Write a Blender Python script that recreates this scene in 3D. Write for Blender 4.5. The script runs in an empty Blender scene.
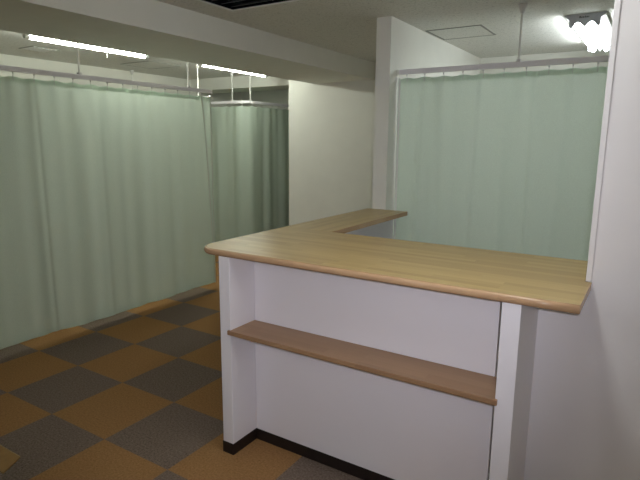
import bpy, bmesh, math, random
from mathutils import Vector, Matrix
random.seed(7)
C = bpy.context.scene.collection
S = bpy.context.scene
PI = math.pi

# ------------------------------------------------------------------ materials
def mat(name):
    m = bpy.data.materials.new(name); m.use_nodes = True
    nt = m.node_tree; nt.nodes.clear()
    out = nt.nodes.new('ShaderNodeOutputMaterial')
    return m, nt, out

def nd(nt, typ, **kw):
    n = nt.nodes.new(typ)
    for k, v in kw.items():
        if k.startswith('i_'):
            n.inputs[k[2:].replace('_', ' ')].default_value = v
        else:
            setattr(n, k, v)
    return n

def ramp(nt, stops):
    r = nt.nodes.new('ShaderNodeValToRGB')
    e = r.color_ramp.elements
    while len(e) > 1: e.remove(e[-1])
    e[0].position, e[0].color = stops[0][0], (*stops[0][1], 1)
    for p, c in stops[1:]:
        x = e.new(p); x.color = (*c, 1)
    return r

def plain(name, col, rough=.6, spec=.3, metal=0., nscale=0., nvar=.04, bump=0., bscale=200.):
    m, nt, out = mat(name)
    b = nd(nt, 'ShaderNodeBsdfPrincipled')
    b.inputs['Base Color'].default_value = (*col, 1)
    b.inputs['Roughness'].default_value = rough
    b.inputs['Metallic'].default_value = metal
    b.inputs['Specular IOR Level'].default_value = spec
    tc = nd(nt, 'ShaderNodeTexCoord')
    if nscale:
        n = nd(nt, 'ShaderNodeTexNoise'); n.inputs['Scale'].default_value = nscale
        n.inputs['Detail'].default_value = 4
        nt.links.new(tc.outputs['Object'], n.inputs['Vector'])
        lo = tuple(max(0, c * (1 - nvar)) for c in col); hi = tuple(min(1, c * (1 + nvar)) for c in col)
        r = ramp(nt, [(.3, lo), (.7, hi)])
        nt.links.new(n.outputs['Fac'], r.inputs['Fac'])
        nt.links.new(r.outputs['Color'], b.inputs['Base Color'])
    if bump:
        n2 = nd(nt, 'ShaderNodeTexNoise'); n2.inputs['Scale'].default_value = bscale
        n2.inputs['Detail'].default_value = 3
        nt.links.new(tc.outputs['Object'], n2.inputs['Vector'])
        bp = nd(nt, 'ShaderNodeBump'); bp.inputs['Strength'].default_value = bump
        bp.inputs['Distance'].default_value = .004
        nt.links.new(n2.outputs['Fac'], bp.inputs['Height'])
        nt.links.new(bp.outputs['Normal'], b.inputs['Normal'])
    nt.links.new(b.outputs['BSDF'], out.inputs['Surface'])
    return m

def emit(name, col, s):
    m, nt, out = mat(name)
    e = nd(nt, 'ShaderNodeEmission')
    e.inputs['Color'].default_value = (*col, 1); e.inputs['Strength'].default_value = s
    nt.links.new(e.outputs[0], out.inputs['Surface'])
    return m

def fabric(name, col, trans=.35):
    m, nt, out = mat(name)
    tc = nd(nt, 'ShaderNodeTexCoord')
    w = nd(nt, 'ShaderNodeTexNoise'); w.inputs['Scale'].default_value = 260; w.inputs['Detail'].default_value = 2
    nt.links.new(tc.outputs['Object'], w.inputs['Vector'])
    r = ramp(nt, [(.3, tuple(c * .94 for c in col)), (.7, tuple(min(1, c * 1.05) for c in col))])
    nt.links.new(w.outputs['Fac'], r.inputs['Fac'])
    d = nd(nt, 'ShaderNodeBsdfDiffuse'); t = nd(nt, 'ShaderNodeBsdfTranslucent')
    nt.links.new(r.outputs['Color'], d.inputs['Color']); nt.links.new(r.outputs['Color'], t.inputs['Color'])
    mx = nd(nt, 'ShaderNodeMixShader'); mx.inputs[0].default_value = trans
    nt.links.new(d.outputs[0], mx.inputs[1]); nt.links.new(t.outputs[0], mx.inputs[2])
    nt.links.new(mx.outputs[0], out.inputs['Surface'])
    return m

def wood(name, cols, along='X', rough=.34, stave=.036, length=.55, spec=.4):
    """finger-jointed staves running along one axis"""
    m, nt, out = mat(name)
    tc = nd(nt, 'ShaderNodeTexCoord')
    mp = nd(nt, 'ShaderNodeMapping')
    nt.links.new(tc.outputs['Object'], mp.inputs['Vector'])
    if along == 'Y': mp.inputs['Rotation'].default_value = (0, 0, PI / 2)
    br = nd(nt, 'ShaderNodeTexBrick')
    br.offset = .37; br.offset_frequency = 2; br.squash = .8; br.squash_frequency = 3
    br.inputs['Color1'].default_value = (0, 0, 0, 1); br.inputs['Color2'].default_value = (1, 1, 1, 1)
    br.inputs['Mortar'].default_value = (.15, .15, .15, 1)
    br.inputs['Scale'].default_value = 1
    br.inputs['Mortar Size'].default_value = .0006
    br.inputs['Mortar Smooth'].default_value = .5
    br.inputs['Brick Width'].default_value = length; br.inputs['Row Height'].default_value = stave
    nt.links.new(mp.outputs[0], br.inputs['Vector'])
    mp2 = nd(nt, 'ShaderNodeMapping'); mp2.inputs['Scale'].default_value = (5, 110, 110)
    nt.links.new(mp.outputs[0], mp2.inputs['Vector'])
    n = nd(nt, 'ShaderNodeTexNoise'); n.inputs['Scale'].default_value = 1.6; n.inputs['Detail'].default_value = 6
    n.inputs['Roughness'].default_value = .62
    nt.links.new(mp2.outputs[0], n.inputs['Vector'])
    a = nd(nt, 'ShaderNodeMath', operation='MULTIPLY_ADD')
    nt.links.new(br.outputs['Color'], a.inputs[0]); a.inputs[1].default_value = .40
    s = nd(nt, 'ShaderNodeMath', operation='MULTIPLY'); s.inputs[1].default_value = .52
    nt.links.new(n.outputs['Fac'], s.inputs[0]); nt.links.new(s.outputs[0], a.inputs[2])
    r = ramp(nt, [(.15, cols[0]), (.5, cols[1]), (.85, cols[2])])
    nt.links.new(a.outputs[0], r.inputs['Fac'])
    b = nd(nt, 'ShaderNodeBsdfPrincipled')
    b.inputs['Roughness'].default_value = rough; b.inputs['Specular IOR Level'].default_value = spec
    nt.links.new(r.outputs['Color'], b.inputs['Base Color'])
    nt.links.new(b.outputs[0], out.inputs['Surface'])
    return m

def carpet():
    m, nt, out = mat('carpet_tiles')
    tc = nd(nt, 'ShaderNodeTexCoord')
    mp = nd(nt, 'ShaderNodeMapping'); mp.inputs['Location'].default_value = (3.909 + 10, -2.110 + 10, .25)
    nt.links.new(tc.outputs['Object'], mp.inputs['Vector'])
    ck = nd(nt, 'ShaderNodeTexChecker'); ck.inputs['Scale'].default_value = 2
    ck.inputs['Color1'].default_value = (0, 0, 0, 1); ck.inputs['Color2'].default_value = (1, 1, 1, 1)
    nt.links.new(mp.outputs[0], ck.inputs['Vector'])
    n = nd(nt, 'ShaderNodeTexNoise'); n.inputs['Scale'].default_value = 95; n.inputs['Detail'].default_value = 5
    n.inputs['Roughness'].default_value = .75
    nt.links.new(tc.outputs['Object'], n.inputs['Vector'])
    ra = ramp(nt, [(.35, (.095, .070, .052)), (.62, (.235, .182, .142))])
    rb = ramp(nt, [(.35, (.235, .126, .047)), (.65, (.365, .205, .085))])
    nt.links.new(n.outputs['Fac'], ra.inputs['Fac']); nt.links.new(n.outputs['Fac'], rb.inputs['Fac'])
    mx = nd(nt, 'ShaderNodeMix', data_type='RGBA')
    nt.links.new(ck.outputs['Fac'], mx.inputs[0])
    nt.links.new(ra.outputs['Color'], mx.inputs[6]); nt.links.new(rb.outputs['Color'], mx.inputs[7])
    b = nd(nt, 'ShaderNodeBsdfPrincipled'); b.inputs['Roughness'].default_value = .95
    b.inputs['Specular IOR Level'].default_value = .1
    nt.links.new(mx.outputs[2], b.inputs['Base Color'])
    bp = nd(nt, 'ShaderNodeBump'); bp.inputs['Strength'].default_value = .5; bp.inputs['Distance'].default_value = .004
    nt.links.new(n.outputs['Fac'], bp.inputs['Height']); nt.links.new(bp.outputs[0], b.inputs['Normal'])
    nt.links.new(b.outputs[0], out.inputs['Surface'])
    return m

def ceiling_board():
    m, nt, out = mat('ceiling_board')
    tc = nd(nt, 'ShaderNodeTexCoord')
    n = nd(nt, 'ShaderNodeTexNoise'); n.inputs['Scale'].default_value = 75; n.inputs['Detail'].default_value = 4
    n.inputs['Roughness'].default_value = .7
    nt.links.new(tc.outputs['Object'], n.inputs['Vector'])
    r = ramp(nt, [(.33, (.47, .465, .44)), (.45, (.73, .725, .69)), (.7, (.78, .775, .74))])
    nt.links.new(n.outputs['Fac'], r.inputs['Fac'])
    b = nd(nt, 'ShaderNodeBsdfPrincipled'); b.inputs['Roughness'].default_value = .9
    b.inputs['Specular IOR Level'].default_value = .15
    nt.links.new(r.outputs[0], b.inputs['Base Color'])
    bp = nd(nt, 'ShaderNodeBump'); bp.inputs['Strength'].default_value = .35; bp.inputs['Distance'].default_value = .004
    nt.links.new(n.outputs['Fac'], bp.inputs['Height']); nt.links.new(bp.outputs[0], b.inputs['Normal'])
    nt.links.new(b.outputs[0], out.inputs['Surface'])
    return m

M = {}
M['carpet'] = carpet()
M['ceiling'] = ceiling_board()
M['wall'] = plain('wallpaper_white', (.77, .765, .71), .85, .15, nscale=6, nvar=.015, bump=.10, bscale=160)
M['panel'] = plain('white_laminate', (.80, .78, .81), .42, .3, nscale=3, nvar=.01)
M['paint'] = plain('white_trim_paint', (.78, .76, .77), .5, .3, nscale=5, nvar=.01)
M['kick'] = plain('dark_brown_vinyl', (.018, .012, .010), .5, .3, nscale=20, nvar=.15)
M['top_x'] = wood('oak_staves_lengthwise', [(.36, .230, .090), (.455, .318, .130), (.55, .41, .180)], 'X')
M['top_y'] = wood('oak_staves_crosswise', [(.36, .230, .090), (.455, .318, .130), (.55, .41, .180)], 'Y')
M['edge'] = wood('reddish_wood_edging', [(.37, .225, .12), (.45, .285, .16), (.52, .345, .20)], 'X', .24, .2, .9)
M['shelf'] = wood('shelf_wood', [(.25, .145, .078), (.31, .185, .10), (.37, .23, .13)], 'X', .4, .05, .6)
M['rail'] = plain('aluminium_rail', (.84, .82, .85), .4, .5, .0, nscale=10, nvar=.03)
M['rod'] = plain('white_rod', (.80, .80, .76), .4, .4, nscale=10, nvar=.02)
M['hook'] = plain('hook_plastic', (.66, .65, .64), .5, .3, nscale=30, nvar=.05)
M['cup'] = plain('cup_grey', (.62, .61, .60), .45, .3, nscale=30, nvar=.03)
M['curtain'] = fabric('pale_green_curtain_cloth', (.70, .80, .70), .42)
M['hem'] = fabric('pale_hem_tape', (.72, .76, .68), .2)
M['tape'] = fabric('white_edge_tape', (.86, .88, .84), .15)
TC = (.95, 1.0, .87)
GL, GR, GF, GS, GB = 65, 36, 33, 82, 22
M['tube_l'] = emit('lit_fluorescent_tube_left', TC, GL)
M['tube_r'] = emit('lit_fluorescent_tube_right', (.93, 1, 1.0), GR)
M['tube_fill'] = emit('added_fill_tube_glow', (1, .98, 1), GB)  # glow of the added fill lamp behind the camera
M['tube_f'] = emit('lit_fluorescent_tube_front', (.98, 1, .99), GF)
M['lamp'] = plain('white_enamel', (.82, .82, .80), .35, .4, nscale=8, nvar=.01)
M['plate'] = plain('grey_end_plate', (.50, .50, .56), .5, .3, nscale=20, nvar=.03)
M['mark'] = plain('grey_print', (.16, .16, .18), .6, .2, nscale=50, nvar=.1)
M['line'] = plain('grey_hatch_frame', (.24, .24, .22), .5, .3, .3, nscale=20, nvar=.05)
M['vent_dark'] = plain('vent_shadow_gap', (.18, .18, .16), .7, .2, nscale=20, nvar=.05)
M['louvre'] = plain('black_gloss_louvre', (.006, .007, .011), .10, .6, .2, nscale=8, nvar=.2)
M['chrome'] = plain('bluish_mirror_louvre', (.35, .48, .62), .12, .6, 1., nscale=8, nvar=.1)
M['carton'] = plain('brown_carton', (.20, .12, .042), .8, .15, nscale=40, nvar=.08)
M['carton_in'] = plain('carton_inner_edge', (.30, .21, .10), .8, .15, nscale=90, nvar=.2)

# ------------------------------------------------------------------ mesh helpers
def link(name, bm, m, parent=None, smooth=False, bevel=0.):
    bmesh.ops.recalc_face_normals(bm, faces=bm.faces)
    me = bpy.data.meshes.new(name); bm.to_mesh(me); bm.free()
    for mm in (m if isinstance(m, (list, tuple)) else [m]): me.materials.append(mm)
    if smooth:
        for p in me.polygons: p.use_smooth = True
    o = bpy.data.objects.new(name, me); C.objects.link(o)
    if parent is not None: o.parent = parent
    if bevel:
        b = o.modifiers.new('bevel', 'BEVEL'); b.width = bevel; b.segments = 2; b.limit_method = 'ANGLE'
    return o

def box(bm, x0, x1, y0, y1, z0, z1):
    v = [bm.verts.new(p) for p in ((x0,y0,z0),(x1,y0,z0),(x1,y1,z0),(x0,y1,z0),(x0,y0,z1),(x1,y0,z1),(x1,y1,z1),(x0,y1,z1))]
    for f in ((3,2,1,0),(4,5,6,7),(0,1,5,4),(1,2,6,5),(2,3,7,6),(3,0,4,7)):
        bm.faces.new([v[i] for i in f])

def B(*a):
    bm = bmesh.new(); box(bm, *a); return bm

def prism(bm, pts, axis, a, b):
    """extrude a 2-D outline along an axis; pts are the two remaining coordinates in x,y,z order"""
    def P(p, t):
        if axis == 'X': return (t, p[0], p[1])
        if axis == 'Y': return (p[0], t, p[1])
        return (p[0], p[1], t)
    va = [bm.verts.new(P(p, a)) for p in pts]; vb = [bm.verts.new(P(p, b)) for p in pts]
    bm.faces.new(va); bm.faces.new(vb[::-1])
    n = len(pts)
    for i in range(n):
        bm.faces.new((va[i], va[(i+1) % n], vb[(i+1) % n], vb[i]))

def tube(bm, p0, p1, r0, r1=None, n=14, cap=True):
    r1 = r0 if r1 is None else r1
    p0, p1 = Vector(p0), Vector(p1); d = (p1 - p0).normalized()
    a = d.orthogonal().normalized(); b = d.cross(a)
    A = [bm.verts.new(p0 + r0 * (a * math.cos(t) + b * math.sin(t))) for t in [2*PI*i/n for i in range(n)]]
    D = [bm.verts.new(p1 + r1 * (a * math.cos(t) + b * math.sin(t))) for t in [2*PI*i/n for i in range(n)]]
    for i in range(n): bm.faces.new((A[i], A[(i+1) % n], D[(i+1) % n], D[i]))
    if cap: bm.faces.new(A[::-1]); bm.faces.new(D)

def T(p0, p1, r0, r1=None, n=14):
    bm = bmesh.new(); tube(bm, p0, p1, r0, r1, n); return bm

def sweep(bm, path, prof, up=Vector((0,0,1))):
    """sweep a closed (out, up) profile along an open path in XY"""
    rings = []
    for i, p in enumerate(path):
        p = Vector(p)
        t = Vector(path[min(i+1, len(path)-1)]) - Vector(path[max(i-1, 0)]); t.normalize()
        nrm = t.cross(up).normalized()
        rings.append([bm.verts.new(p + nrm * q[0] + up * q[1]) for q in prof])
    k = len(prof)
    for a, b in zip(rings, rings[1:]):
        for i in range(k): bm.faces.new((a[i], a[(i+1) % k], b[(i+1) % k], b[i]))
    bm.faces.new(rings[0][::-1]); bm.faces.new(rings[-1])

def thing(name, label, cat, loc, group=None):
    o = bpy.data.objects.new(name, None); C.objects.link(o)
    o.location = loc; o['label'] = label; o['category'] = cat; o.empty_display_size = .1
    if group: o['group'] = group
    return o

def part(name, bm, m, root, smooth=False, bevel=0., label=None):
    """geometry is given in world coordinates; the thing's own location is taken off"""
    top = root
    off = Vector((0, 0, 0))
    while top is not None:
        off += top.location; top = top.parent
    bmesh.ops.translate(bm, verts=bm.verts, vec=-off)
    o = link(name, bm, m, root, smooth, bevel)
    if label: o['label'] = label
    return o

def struct(name, bm, m, bevel=0.):
    o = link(name, bm, m, None, False, bevel); o['kind'] = 'structure'; return o

# ------------------------------------------------------------------ room shell
H = 2.54
bm = bmesh.new(); box(bm, -6.35, 1.7, -1.9, 7.4, -.06, 0); struct('floor', bm, M['carpet'])
# ceiling with a rectangular opening for the recessed louvre unit
LX0, LX1, LY0, LY1 = -2.69, -1.49, 2.46, 3.06
bm = bmesh.new()
for r in ((-6.35, LX0, -1.9, 7.4), (LX1, 1.7, -1.9, 7.4), (LX0, LX1, -1.9, LY0), (LX0, LX1, LY1, 7.4)):
    box(bm, *r, H, H + .05)
struct('ceiling', bm, M['ceiling'])
struct('trim_1', B(-3.86, -2.96, -1.9, 5.88, 2.345, H), M['wall'])['label'] = 'deep white ceiling beam'
bm = bmesh.new(); box(bm, -6.25, -3.6, 6.1, 6.6, 2.37, H); struct('trim_2', bm, M['wall'])
struct('wall_left', B(-6.35, -6.25, -1.9, 7.4, 0, H), M['wall'])
struct('wall_far', B(-6.25, 1.7, 7.3, 7.4, 0, H), M['wall'])
struct('wall_back', B(-4.225, -1.907, 5.88, 5.99, 0, H), M['wall'])
struct('wall_rear', B(-1.787, 1.6, 6.15, 6.26, 0, H), M['wall'])
struct('wall_front', B(-6.35, 1.7, -1.9, -1.8, 0, H), M['wall'])
struct('wall_side', B(1.6, 1.7, -1.8, 7.3, 0, H), M['wall'])
struct('wall_partition', B(-1.907, -1.787, 3.8, 6.26, 0, H), M['wall'])
bm = bmesh.new()
prism(bm, [(-.43, 0), (1.6, 0), (1.6, H), (-.169, H), (-.169, 1.050), (-.43, 1.050)], 'Y', 2.25, 2.35)
struct('wall_right', bm, M['paint'])
struct('trim_3', B(-.189, -.169, 2.244, 2.36, 1.0905, H), M['paint'], .002)

# ------------------------------------------------------------------ reception counter
rc = thing('reception_counter', 'white L-shaped reception counter with light oak top and a wooden shelf in its front', 'counter', (-1.0, 2.2, 0))
ZT, ZB = 1.09, 1.059
XL, XR, YF, YB = -1.950, -.168, 1.88, 2.655
EW = .013
def arc(cx, cy, r, a0, a1, n=14):
    return [(cx + r * math.cos(a0 + (a1-a0) * i / n), cy + r * math.sin(a0 + (a1-a0) * i / n)) for i in range(n + 1)]
R = .115
xl, yf = XL + EW, YF + EW
core = [(XR, yf)] + [(XR, 2.242), (-.191, 2.242), (-.191, YB), (-1.597, YB), (xl, YB)]
core += arc(xl + R, yf + R, R, PI, 1.5 * PI)
bm = bmesh.new(); prism(bm, core, 'Z', ZB, ZT)
top = part('countertop', bm, M['top_x'], rc, bevel=.0015)
bm = bmesh.new(); prism(bm, [(xl, YB + .0006), (-1.597, YB + .0006), (-1.597, 3.79), (xl, 3.79)], 'Z', ZB, ZT)
ret = part('return_top', bm, M['top_y'], rc, bevel=.0015)
hz = (ZT - ZB) / 2
prof = [(-.0005, -hz)] + [(EW * math.cos(t) ** .75 if abs(t) < PI/2 - 1e-6 else 0, hz * math.sin(t)) for t in [(-PI/2 + PI * i / 10) for i in range(11)]] + [(-.0005, hz)]
zc = (ZT + ZB) / 2
path = [(XR, yf, zc)] + [(XR + (xl + R - XR) * i / 12, yf, zc) for i in range(1, 12)]
path += [(x, y, zc) for x, y in reversed(arc(xl + R, yf + R, R, PI, 1.5 * PI))]
path += [(xl, yf + R + (3.79 - yf - R) * i / 10, zc) for i in range(1, 11)]
bm = bmesh.new(); sweep(bm, path, [(-p[0], p[1]) for p in prof])
eb = part('edge_band', bm, M['edge'], top, smooth=True, label='rounded reddish wood edge')
bm = B(XR, XR + .0012, yf, 2.242, ZB + .001, ZT - .001)
part('end_band', bm, M['edge'], top)
bm = bmesh.new(); box(bm, -1.5968, -1.5955, YB + .004, 3.79, ZB + .0005, ZT - .0008); box(bm, -1.90, -1.5955, 3.7902, 3.7912, ZB + .0005, ZT - .0008)
part('end_band', bm, M['edge'], ret)
P0, P1 = 1.886, 2.076
part('side_panel', B(-1.785, -1.717, P0, 3.795, .06, ZB), M['panel'], rc, bevel=.002)
part('side_panel', B(-.418, -.351, P0, 2.248, .06, ZB), M['panel'], rc, bevel=.002)
part('front_panel', B(-1.716, -.467, P1, P1 + .03, .06, ZB), M['panel'], rc)
bm = bmesh.new()
prism(bm, [(-1.728, 1.872), (-.408, 1.872), (-.408, 1.8855), (-.4185, 1.8855), (-.4185, P1 - .0005), (-1.7165, P1 - .0005), (-1.7165, 1.8855), (-1.728, 1.8855)], 'Z', .664, .688)
part('shelf', bm, M['shelf'], rc, bevel=.003)
bm = bmesh.new()
prism(bm, [(-1.787, 3.795), (-1.787, P0 - .003), (-1.714, P0 - .003), (-1.714, P1 - .003), (-.4205, P1 - .003), (-.4205, P0 - .003),
           (-.349, P0 - .003), (-.349, 2.248), (-.415, 2.248), (-.415, P1 + .03), (-1.72, P1 + .03), (-1.72, 3.795)], 'Z', 0, .062)
part('kickboard', bm, M['kick'], rc, label='black kickboard')

# ------------------------------------------------------------------ curtains and rails
def seg_path(kind):
    pass

def along(pts):
    """polyline -> (length, f(s) -> point, normal)"""
    P = [Vector((p[0], p[1], 0)) for p in pts]
    L = [0]
    for a, b in zip(P, P[1:]): L.append(L[-1] + (b - a).length)
    def f(s):
        s = max(0, min(L[-1], s))
        for i in range(len(P) - 1):
            if s <= L[i+1] + 1e-9:
                d = (P[i+1] - P[i]); u = (s - L[i]) / max(1e-9, L[i+1] - L[i])
                t = d.normalized()
                return P[i] + d * u, Vector((t.y, -t.x, 0))
    return L[-1], f

def curtain(name, label, pts, z_hem, z_top, fold, seed, pitch, group=None, rail_z=None, gather=1., hemwave=.01, edge=None, ew=.006, creases=()):
    rnd = random.Random(seed)
    L, f = along(pts)
    mid = f(L / 2)[0]
    root = thing(name, label, 'curtain', (mid.x, mid.y, 0), group)
    waves = [(fold * a, 2 * PI / wl, rnd.uniform(0, 6.28), rnd.uniform(-.25, .25)) for a, wl in
             ((.9, .31), (.5, .19), (.7, .47), (.12, .115), (.7, .83))]
    ns, nz = int(L / .012), 26
    hooks = int(L / pitch)
    def off(s, v):                                    # v 0 at the top, 1 at the hem
        k = 0
        for A, w, ph, dr in waves:
            k += A * math.sin(w * s + ph + dr * v * 2.2)
        for s0, wd, A, dr in creases: k += A * math.exp(-((s - s0 - dr * v) / wd) ** 2)
        k *= (.45 + .55 * min(1, v * 1.6 + .15)) * gather
        k += .006 * math.cos(2 * PI * s / pitch) * max(0, 1 - v * 5)
        e = min(s, L - s) / .06
        return k * min(1, e * .6 + .4)
    bm = bmesh.new(); grid = []
    for i in range(ns + 1):
        s = L * i / ns
        p, n = f(s); row = []
        ph = s / pitch - .5
        sag = .011 * (math.sin(PI * (ph - math.floor(ph)))) ** 2
        zt = z_top - sag
        zh = z_hem + hemwave * math.sin(s * 3.1 + seed) + hemwave * .7 * math.sin(s * 7.7 + 2 * seed)
        for j in range(nz + 1):
            v = j / nz
            q = p + n * off(s, v)
            row.append(bm.verts.new((q.x, q.y, zt + (zh - zt) * v)))
        grid.append(row)
    for i in range(ns):
        for j in range(nz):
            bm.faces.new((grid[i][j], grid[i+1][j], grid[i+1][j+1], grid[i][j+1]))
    o = part('cloth', bm, M['curtain'], root, smooth=True)
    # stitched hems: a second layer of cloth along the bottom and under the hooks
    for nm, va, vb in (('bottom_hem', .985, 1.0), ('top_hem', 0., .018)):
        bm = bmesh.new(); rr = []
        for i in range(ns + 1):
            s = L * i / ns; p, n = f(s)
            ph = s / pitch - .5
            zt = z_top - .011 * (math.sin(PI * (ph - math.floor(ph)))) ** 2
            zh = z_hem + hemwave * math.sin(s * 3.1 + seed) + hemwave * .7 * math.sin(s * 7.7 + 2 * seed)
            q = p + n * (off(s, va) - .0018); q2 = p + n * (off(s, vb) - .0018)
            rr.append((bm.verts.new((q.x, q.y, zt + (zh - zt) * va)), bm.verts.new((q2.x, q2.y, zt + (zh - zt) * vb))))
        for a, b in zip(rr, rr[1:]): bm.faces.new((a[0], b[0], b[1], a[1]))
        part(nm, bm, M['curtain'], root, smooth=True)
    if edge:
        for sa, sb in edge:
            bm = bmesh.new(); pv = None
            for j in range(nz + 1):
                v = j / nz; s = sa + (sb - sa) * min(1, v * 1.1) ** .8; p, n = f(s); t = Vector((-n.y, n.x, 0)); q = p + n * (off(s, v))
                z = z_top + (z_hem - z_top) * v
                ring = [bm.verts.new(q + t * a + n * b + Vector((0, 0, z))) for a, b in ((-ew, -.003), (ew, -.003), (ew, .003), (-ew, .003))]
                if pv:
                    for k in range(4): bm.faces.new((pv[k], pv[(k+1) % 4], ring[(k+1) % 4], ring[k]))
                else: bm.faces.new(ring)
                pv = ring
            bm.faces.new(pv)
            part('edge_hem', bm, M['hem'] if edge_mat is None else edge_mat, root, label='pale stitched side hem')
    for h in range(hooks):
        s = pitch * (h + .5); p, n = f(s)
        q = p + n * off(s, 0)
        bm = bmesh.new()
        tube(bm, (p.x, p.y, rail_z - .002), (p.x, p.y, rail_z - .014), .0065, .005, 8)
        tube(bm, (p.x, p.y, rail_z - .012), (q.x, q.y, z_top - .004), .0024, None, 6)
        tube(bm, (q.x, q.y, z_top - .002), (q.x, q.y, z_top - .035), .0024, None, 6)
        part('hook', bm, M['hook'], root)
    return root
edge_mat = None

def rail(name, label, pts, z, rods, w=.022, h=.036, group=None):
    L, f = along(pts)
    root = thing(name, label, 'curtain rail', (pts[0][0], pts[0][1], z), group)
    bm = bmesh.new()
    hw = w / 2
    sweep(bm, [(p[0], p[1], z) for p in pts], [(-hw, 0), (-hw, h), (hw, h), (hw, 0), (.004, 0), (.004, .006), (-.004, .006), (-.004, 0)])
    part('track', bm, M['rail'], root, bevel=.0015)
    for a, b in ((pts[0], pts[1]), (pts[-1], pts[-2])):
        d = (Vector((a[0], a[1], 0)) - Vector((b[0], b[1], 0))).normalized()
        n = Vector((d.y, -d.x, 0))
        p = Vector((a[0], a[1], z))
        q = [p + n * s1 * (hw + .003) + d * s2 for s1, s2 in ((-1, .001), (1, .001), (1, .013), (-1, .013))]
        bm = bmesh.new(); prism(bm, [(v.x, v.y) for v in q], 'Z', z - .003, z + h + .003)
        part('end_cap', bm, M['rod'], root, bevel=.002)
    for (x, y) in rods:
        r = part('hanger_rod', T((x, y, z + h - .002), (x, y, H - .002), .0075), M['rod'], root, smooth=False)
        bm = bmesh.new(); tube(bm, (x, y, H - .001), (x, y, H - .012), .030, .029, 18); tube(bm, (x, y, H - .012), (x, y, H - .060), .027, .010, 18)
        part('ceiling_cup', bm, M['cup'], r)
        bm = B(x - .014, x + .014, y - .014, y + .014, z + h - .001, z + h + .014)
        part('clamp', bm, M['cup'], r)
    return root

RZ1 = 2.100
rail('curtain_rail', 'long straight aluminium curtain rail hung under the ceiling beam, carrying the widest curtain', [(-4.03, .30), (-4.03, 4.215)], RZ1, [(-4.03, 1.1), (-4.03, 2.71), (-4.03, 3.90)])
curtain('privacy_curtain', 'widest pale green curtain at the left, hem just above the carpet tiles', [(-4.03, .36), (-4.03, 4.21)], .060, RZ1 - .032, .0075, 3, .158,
        rail_z=RZ1, hemwave=.006, edge=((3.72, 3.842), (3.847, 3.847)), creases=((1.97, .020, .010, .012), (2.50, .03, .007, .01), (1.2, .05, .012, 0)))
# rail that closes the first cubicle towards the left wall
rail('curtain_rail', 'short cross rail on two rods near the left wall, behind the widest curtain', [(-6.235, 4.90), (-4.72, 4.90)], 2.115, [(-6.12, 4.90), (-4.90, 4.90)])

def corner(x0, x1, y0, y1, r, n=12):
    return [(x0, y0)] + [(x1 - r + r * math.sin(t), y0 + r - r * math.cos(t)) for t in [PI/2 * i / n for i in range(n + 1)]] + [(x1, y1)]
RZ2 = 2.125
pts2 = corner(-6.235, -4.835, 5.74, 7.285, .16)
rail('curtain_rail', 'curved aluminium rail bending around the far cubicle on thin white rods', pts2, RZ2, [(-5.085, 5.74), (-4.846, 5.835)])
pts2c = corner(-6.2, -4.835, 5.74, 7.26, .16)
curtain('privacy_curtain', 'pale green curtain hanging from the curved rail, seen behind the end of the widest curtain', pts2c, .05, RZ2 - .035, .012, 11, .15, rail_z=RZ2, gather=1.05)
RZ3 = 2.132
rail('curtain_rail', 'straight grey curtain rail between the partition wall and the right wall, above the oak counter', [(-1.765, 3.93), (1.58, 3.93)], RZ3, [(-.880, 3.93), (.6, 3.93)])
edge_mat = M['tape']
curtain('privacy_curtain', 'smooth pale green curtain behind the oak counter, beside the partition wall', [(-1.775, 3.93), (1.55, 3.93)], .05, RZ3 - .026, .010, 5, .146, rail_z=RZ3, hemwave=.004, edge=((.012, .012),), ew=.008, creases=((.205, .016, .020, -.04), (.30, .03, .010, .10), (.48, .03, -.008, .03), (.62, .016, .011, -.02), (.80, .03, .009, .06), (1.02, .016, .012, .02), (1.22, .03, .008, -.03)))

# ------------------------------------------------------------------ fluorescent lamps
def batten(label, x, y0, y1, cord=False, group=None):
    t = thing('fluorescent_light', label, 'ceiling light', (x, (y0 + y1) / 2, H), group)
    bm = bmesh.new()
    prism(bm, [(x - .05, H - .0005), (x + .05, H - .0005), (x + .042, H - .030), (x - .042, H - .030)], 'Y', y0 - .03, y1 + .03)
    part('housing', bm, M['lamp'], t, bevel=.003)
    zt = H - .082
    tb = part('tube', T((x, y0 + .022, zt), (x, y1 - .022, zt), .0165, None, 18), M['tube_l'], t, smooth=False)
    for ya, yb in ((y0, y0 + .022), (y1 - .022, y1)):
        part('tube_cap', T((x, ya, zt), (x, yb, zt), .0163, None, 18), M['rail'], tb)
    for ya, yb in ((y0 - .020, y0 - .0005), (y1 + .0005, y1 + .020)):
        bm = bmesh.new(); prism(bm, [(x - .021, H - .029), (x + .021, H - .029), (x + .017, zt - .010), (x, zt - .019), (x - .017, zt - .010)], 'Y', ya, yb)
        part('lamp_holder', bm, M['lamp'], t)
    if cord:
        yc = y0 + .77
        bm = bmesh.new(); tube(bm, (x, yc, H - .03), (x, yc, H - .125), .002, None, 6); tube(bm, (x, yc, H - .125), (x, yc, H - .15), .006, .004, 8)
        part('pull_cord', bm, M['rod'], t)
    return t

batten('nearer bare single tube ceiling light, hanging at the upper left beside the beam', -4.56, 2.605, 3.84, True)
batten('bare single tube ceiling light farther back, above the curved curtain rail', -4.47, 4.52, 5.70)

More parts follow.
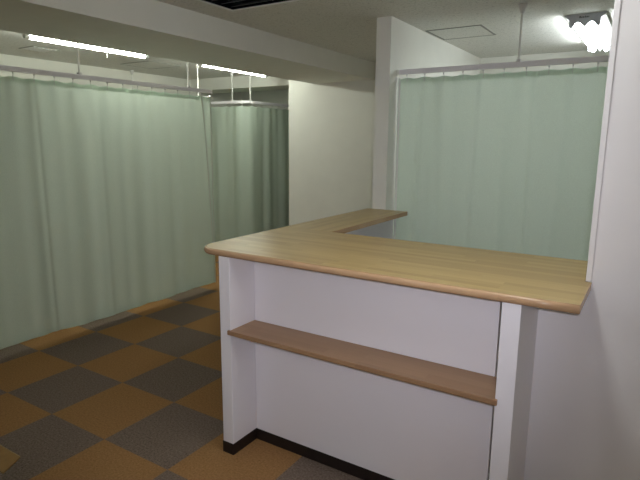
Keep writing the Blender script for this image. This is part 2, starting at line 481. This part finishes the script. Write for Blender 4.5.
def twin(label, x, y0, y1, tm, marks=False):
    t = thing('twin_fluorescent_light', label, 'ceiling light', (x, (y0 + y1) / 2, H))
    bm = bmesh.new()
    prism(bm, [(x - .135, H - .0005), (x + .135, H - .0005), (x + .135, H - .016), (x + .030, H - .055), (x - .030, H - .055), (x - .135, H - .016)], 'Y', y0, y1)
    part('reflector', bm, M['lamp'], t, bevel=.002)
    zt = H - .078
    for s in (-.052, .052):
        tb = part('tube', T((x + s, y0 + .008, zt), (x + s, y1 - .008, zt), .019, None, 18), M[tm], t)
        for ya, yb in ((y0 + .001, y0 + .008), (y1 - .008, y1 - .001)):
            part('tube_pin', T((x + s, ya, zt), (x + s, yb, zt), .007, None, 12), M['lamp'], tb)
    pl = [(-.142, 0), (-.105, -.034), (-.103, -.080), (-.090, -.092), (-.072, -.078), (-.060, -.060), (-.048, -.054), (-.034, -.058), (-.014, -.074), (0, -.090),
          (.014, -.074), (.034, -.058), (.048, -.054), (.060, -.060), (.072, -.078), (.090, -.092), (.103, -.080), (.105, -.034), (.142, 0)]
    for ya, yb in ((y0 - .006, y0 - .0005), (y1 + .0005, y1 + .006)):
        bm = bmesh.new(); prism(bm, [(x + a, H - .0005 + b) for a, b in pl], 'Y', ya, yb)
        e = part('end_plate', bm, M['plate'], t, label='grey lobed end plate')
        if marks and ya < y0:
            bm = bmesh.new(); xx = x - .038
            for wd, hh in ((.010, .014), (.008, .010), (.009, .010), (.007, .013), (.010, .010), (.006, .010)):
                box(bm, xx, xx + wd, ya - .0012, ya - .0002, H - .028, H - .028 + hh); xx += wd + .003
            part('maker_mark', bm, M['mark'], e)
    return t

twin('twin tube ceiling light with grey end plate beyond the right curtain rail', -.553, 4.44, 5.64, 'tube_r', True)
twin('twin tube ceiling light over the front of the counter, before the right wall', -.565, .92, 2.14, 'tube_f')
twin('added fill light shaped as a twin tube lamp, unseen, well in front of the counter', -1.9, -1.55, -.33, 'tube_fill')  # unseen lamp added behind the camera to raise ambient light in the front room

# ------------------------------------------------------------------ ceiling hatches and vent
def hatch(name, label, cat, x0, x1, y0, y1, w=.013, slats=0):
    t = thing(name, label, cat, ((x0 + x1) / 2, (y0 + y1) / 2, H))
    bm = bmesh.new()
    z0, z1 = H - .004, H - .0004
    box(bm, x0, x1, y0, y0 + w, z0, z1); box(bm, x0, x1, y1 - w, y1, z0, z1)
    box(bm, x0, x0 + w, y0 + w, y1 - w, z0, z1); box(bm, x1 - w, x1, y0 + w, y1 - w, z0, z1)
    part('frame', bm, M['line'], t)
    if slats:
        part('backing', B(x0 + w, x1 - w, y0 + w, y1 - w, H - .002, z1), M['vent_dark'], t)
        n = slats
        for i in range(n):
            y = y0 + w + (y1 - y0 - 2 * w) * (i + .5) / n
            bm = B(x0 + w + .002, x1 - w - .002, y - .016, y + .012, H - .008, H - .0025)
            part('slat', bm, M['lamp'], t)
    else:
        part('panel', B(x0 + w + .002, x1 - w - .002, y0 + w + .002, y1 - w - .002, H - .003, z1), M['ceiling'], t)
    return t
hatch('ceiling_hatch', 'square ceiling hatch with thin grey frame right of the partition wall top', 'ceiling hatch', -1.768, -1.296, 4.425, 4.885, .018)
hatch('ceiling_hatch', 'faint square ceiling hatch beyond the near bare tube, close to the left wall', 'ceiling hatch', -5.75, -5.22, 4.43, 4.94, .010)
hatch('ceiling_vent', 'small white slatted ceiling vent behind the near end of the first bare tube', 'vent', -5.70, -5.43, 3.16, 3.45, .012, 6)

# ------------------------------------------------------------------ dark louvred unit in the ceiling
lv = thing('louvred_ceiling_unit', 'recessed unlit ceiling unit with glossy black louvres and a thin white rim', 'ceiling light', ((LX0 + LX1) / 2, (LY0 + LY1) / 2, H))
bm = bmesh.new()
for r in ((LX0 - .012, LX1 + .012, LY1, LY1 + .012), (LX0 - .012, LX1 + .012, LY0 - .012, LY0), (LX0 - .012, LX0, LY0, LY1), (LX1, LX1 + .012, LY0, LY1)):
    box(bm, *r, H - .006, H - .0004)
part('rim', bm, M['lamp'], lv)
bm = bmesh.new()
e = .002
box(bm, LX0 + e, LX1 - e, LY0 + e, LY1 - e, H + .13, H + .14)
for r in ((LX0 + e, LX0 + .01, LY0 + e, LY1 - e), (LX1 - .01, LX1 - e, LY0 + e, LY1 - e), (LX0 + .01, LX1 - .01, LY0 + e, LY0 + .01), (LX0 + .01, LX1 - .01, LY1 - .01, LY1 - e)):
    box(bm, *r, H, H + .13)
part('tray', bm, M['louvre'], lv)
for k in range(6):
    y = LY1 - .05 - k * .098
    bm = bmesh.new()
    prism(bm, [(y - .002, H + .006), (y + .002, H + .006), (y + .010, H + .045), (y + .016, H + .085), (y - .016, H + .085), (y - .010, H + .045)], 'X', LX0 + .011, LX1 - .011)
    part('long_louvre', bm, M['louvre'], lv, smooth=False)
for k in range(7):
    x = LX0 + .10 + k * .165
    bm = bmesh.new()
    prism(bm, [(x - .002, H + .020), (x + .002, H + .020), (x + .014, H + .08), (x - .014, H + .08)], 'Y', LY0 + .011, LY1 - .011)
    part('cross_louvre', bm, M['chrome'] if k % 2 == 0 else M['louvre'], lv)

# ------------------------------------------------------------------ carton at the lower left
cb = thing('cardboard_box', 'brown cardboard box with a flap sticking out at the lower left corner', 'box', (-2.35, .60, 0))
def slab(pts, z0, z1):
    bm = bmesh.new(); prism(bm, pts, 'Z', z0, z1); return bm
bm = bmesh.new()
X0, X1, Y0, Y1 = -2.75, -1.955, .36, .862
for r in ((X0, X1, Y0, Y0 + .005), (X0, X1, Y1 - .005, Y1), (X0, X0 + .005, Y0 + .005, Y1 - .005), (X1 - .005, X1, Y0 + .005, Y1 - .005)):
    box(bm, *r, .005, .385)
box(bm, X0, X1, Y0, Y1, 0, .005)
part('body', bm, M['carton'], cb)
part('flap', slab([(-2.74, .864), (-1.934, .868), (-1.981, .956), (-2.70, .950)], .395, .4), [M['carton']], cb)
part('flap', slab([(X0 + .01, Y0), (X1 - .01, Y0), (X1 - .05, Y0 - .16), (X0 + .05, Y0 - .16)], .380, .385), M['carton'], cb)
part('flap_edge', B(-2.70, -1.984, .9565, .9590, .3945, .4008), M['carton_in'], cb)

# ------------------------------------------------------------------ camera and its flash
f_px, yaw, pitch, roll, hc = 527.717719, .563510689, .18548356, .00798784, 1.62150408
cy, sy, cp, sp = math.cos(yaw), math.sin(yaw), math.cos(pitch), math.sin(pitch)
F = Vector((-sy * cp, cy * cp, -sp)); Rr = Vector((cy, sy, 0)); U = Rr.cross(F)
R2 = Rr * math.cos(roll) + U * math.sin(roll); U2 = -Rr * math.sin(roll) + U * math.cos(roll)
cam = bpy.data.cameras.new('camera'); co = bpy.data.objects.new('camera', cam); C.objects.link(co)
mw = Matrix((( R2.x, U2.x, -F.x, 0), (R2.y, U2.y, -F.y, 0), (R2.z, U2.z, -F.z, hc), (0, 0, 0, 1)))
co.matrix_world = mw
cam.sensor_width = 36; cam.lens = f_px / 640 * 36; cam.clip_start = .05
S.camera = co
fl = bpy.data.lights.new('camera_flash', 'SPOT'); fo = bpy.data.objects.new('camera_flash', fl); C.objects.link(fo)
FP = Vector((0, 0, hc)) + R2 * .052 + U2 * .030 + F * .01
fo.matrix_world = Matrix(((R2.x, U2.x, -F.x, FP.x), (R2.y, U2.y, -F.y, FP.y), (R2.z, U2.z, -F.z, FP.z), (0, 0, 0, 1)))
fl.spot_size = math.radians(78); fl.spot_blend = 1.0
fl.energy = GS; fl.color = (.90, .885, 1.0); fl.shadow_soft_size = .010

# ------------------------------------------------------------------ world and view
w = bpy.data.worlds.new('world'); S.world = w; w.use_nodes = True
w.node_tree.nodes['Background'].inputs[0].default_value = (.5, .5, .48, 1)
w.node_tree.nodes['Background'].inputs[1].default_value = .02
S.view_settings.view_transform = 'Standard'; S.view_settings.look = 'None'
S.view_settings.exposure = 0; S.view_settings.gamma = 1
S.view_settings.use_curve_mapping = False
S.cycles.use_denoising = True
S.cycles.max_bounces = 10; S.cycles.diffuse_bounces = 6
S.cycles.sample_clamp_indirect = 6
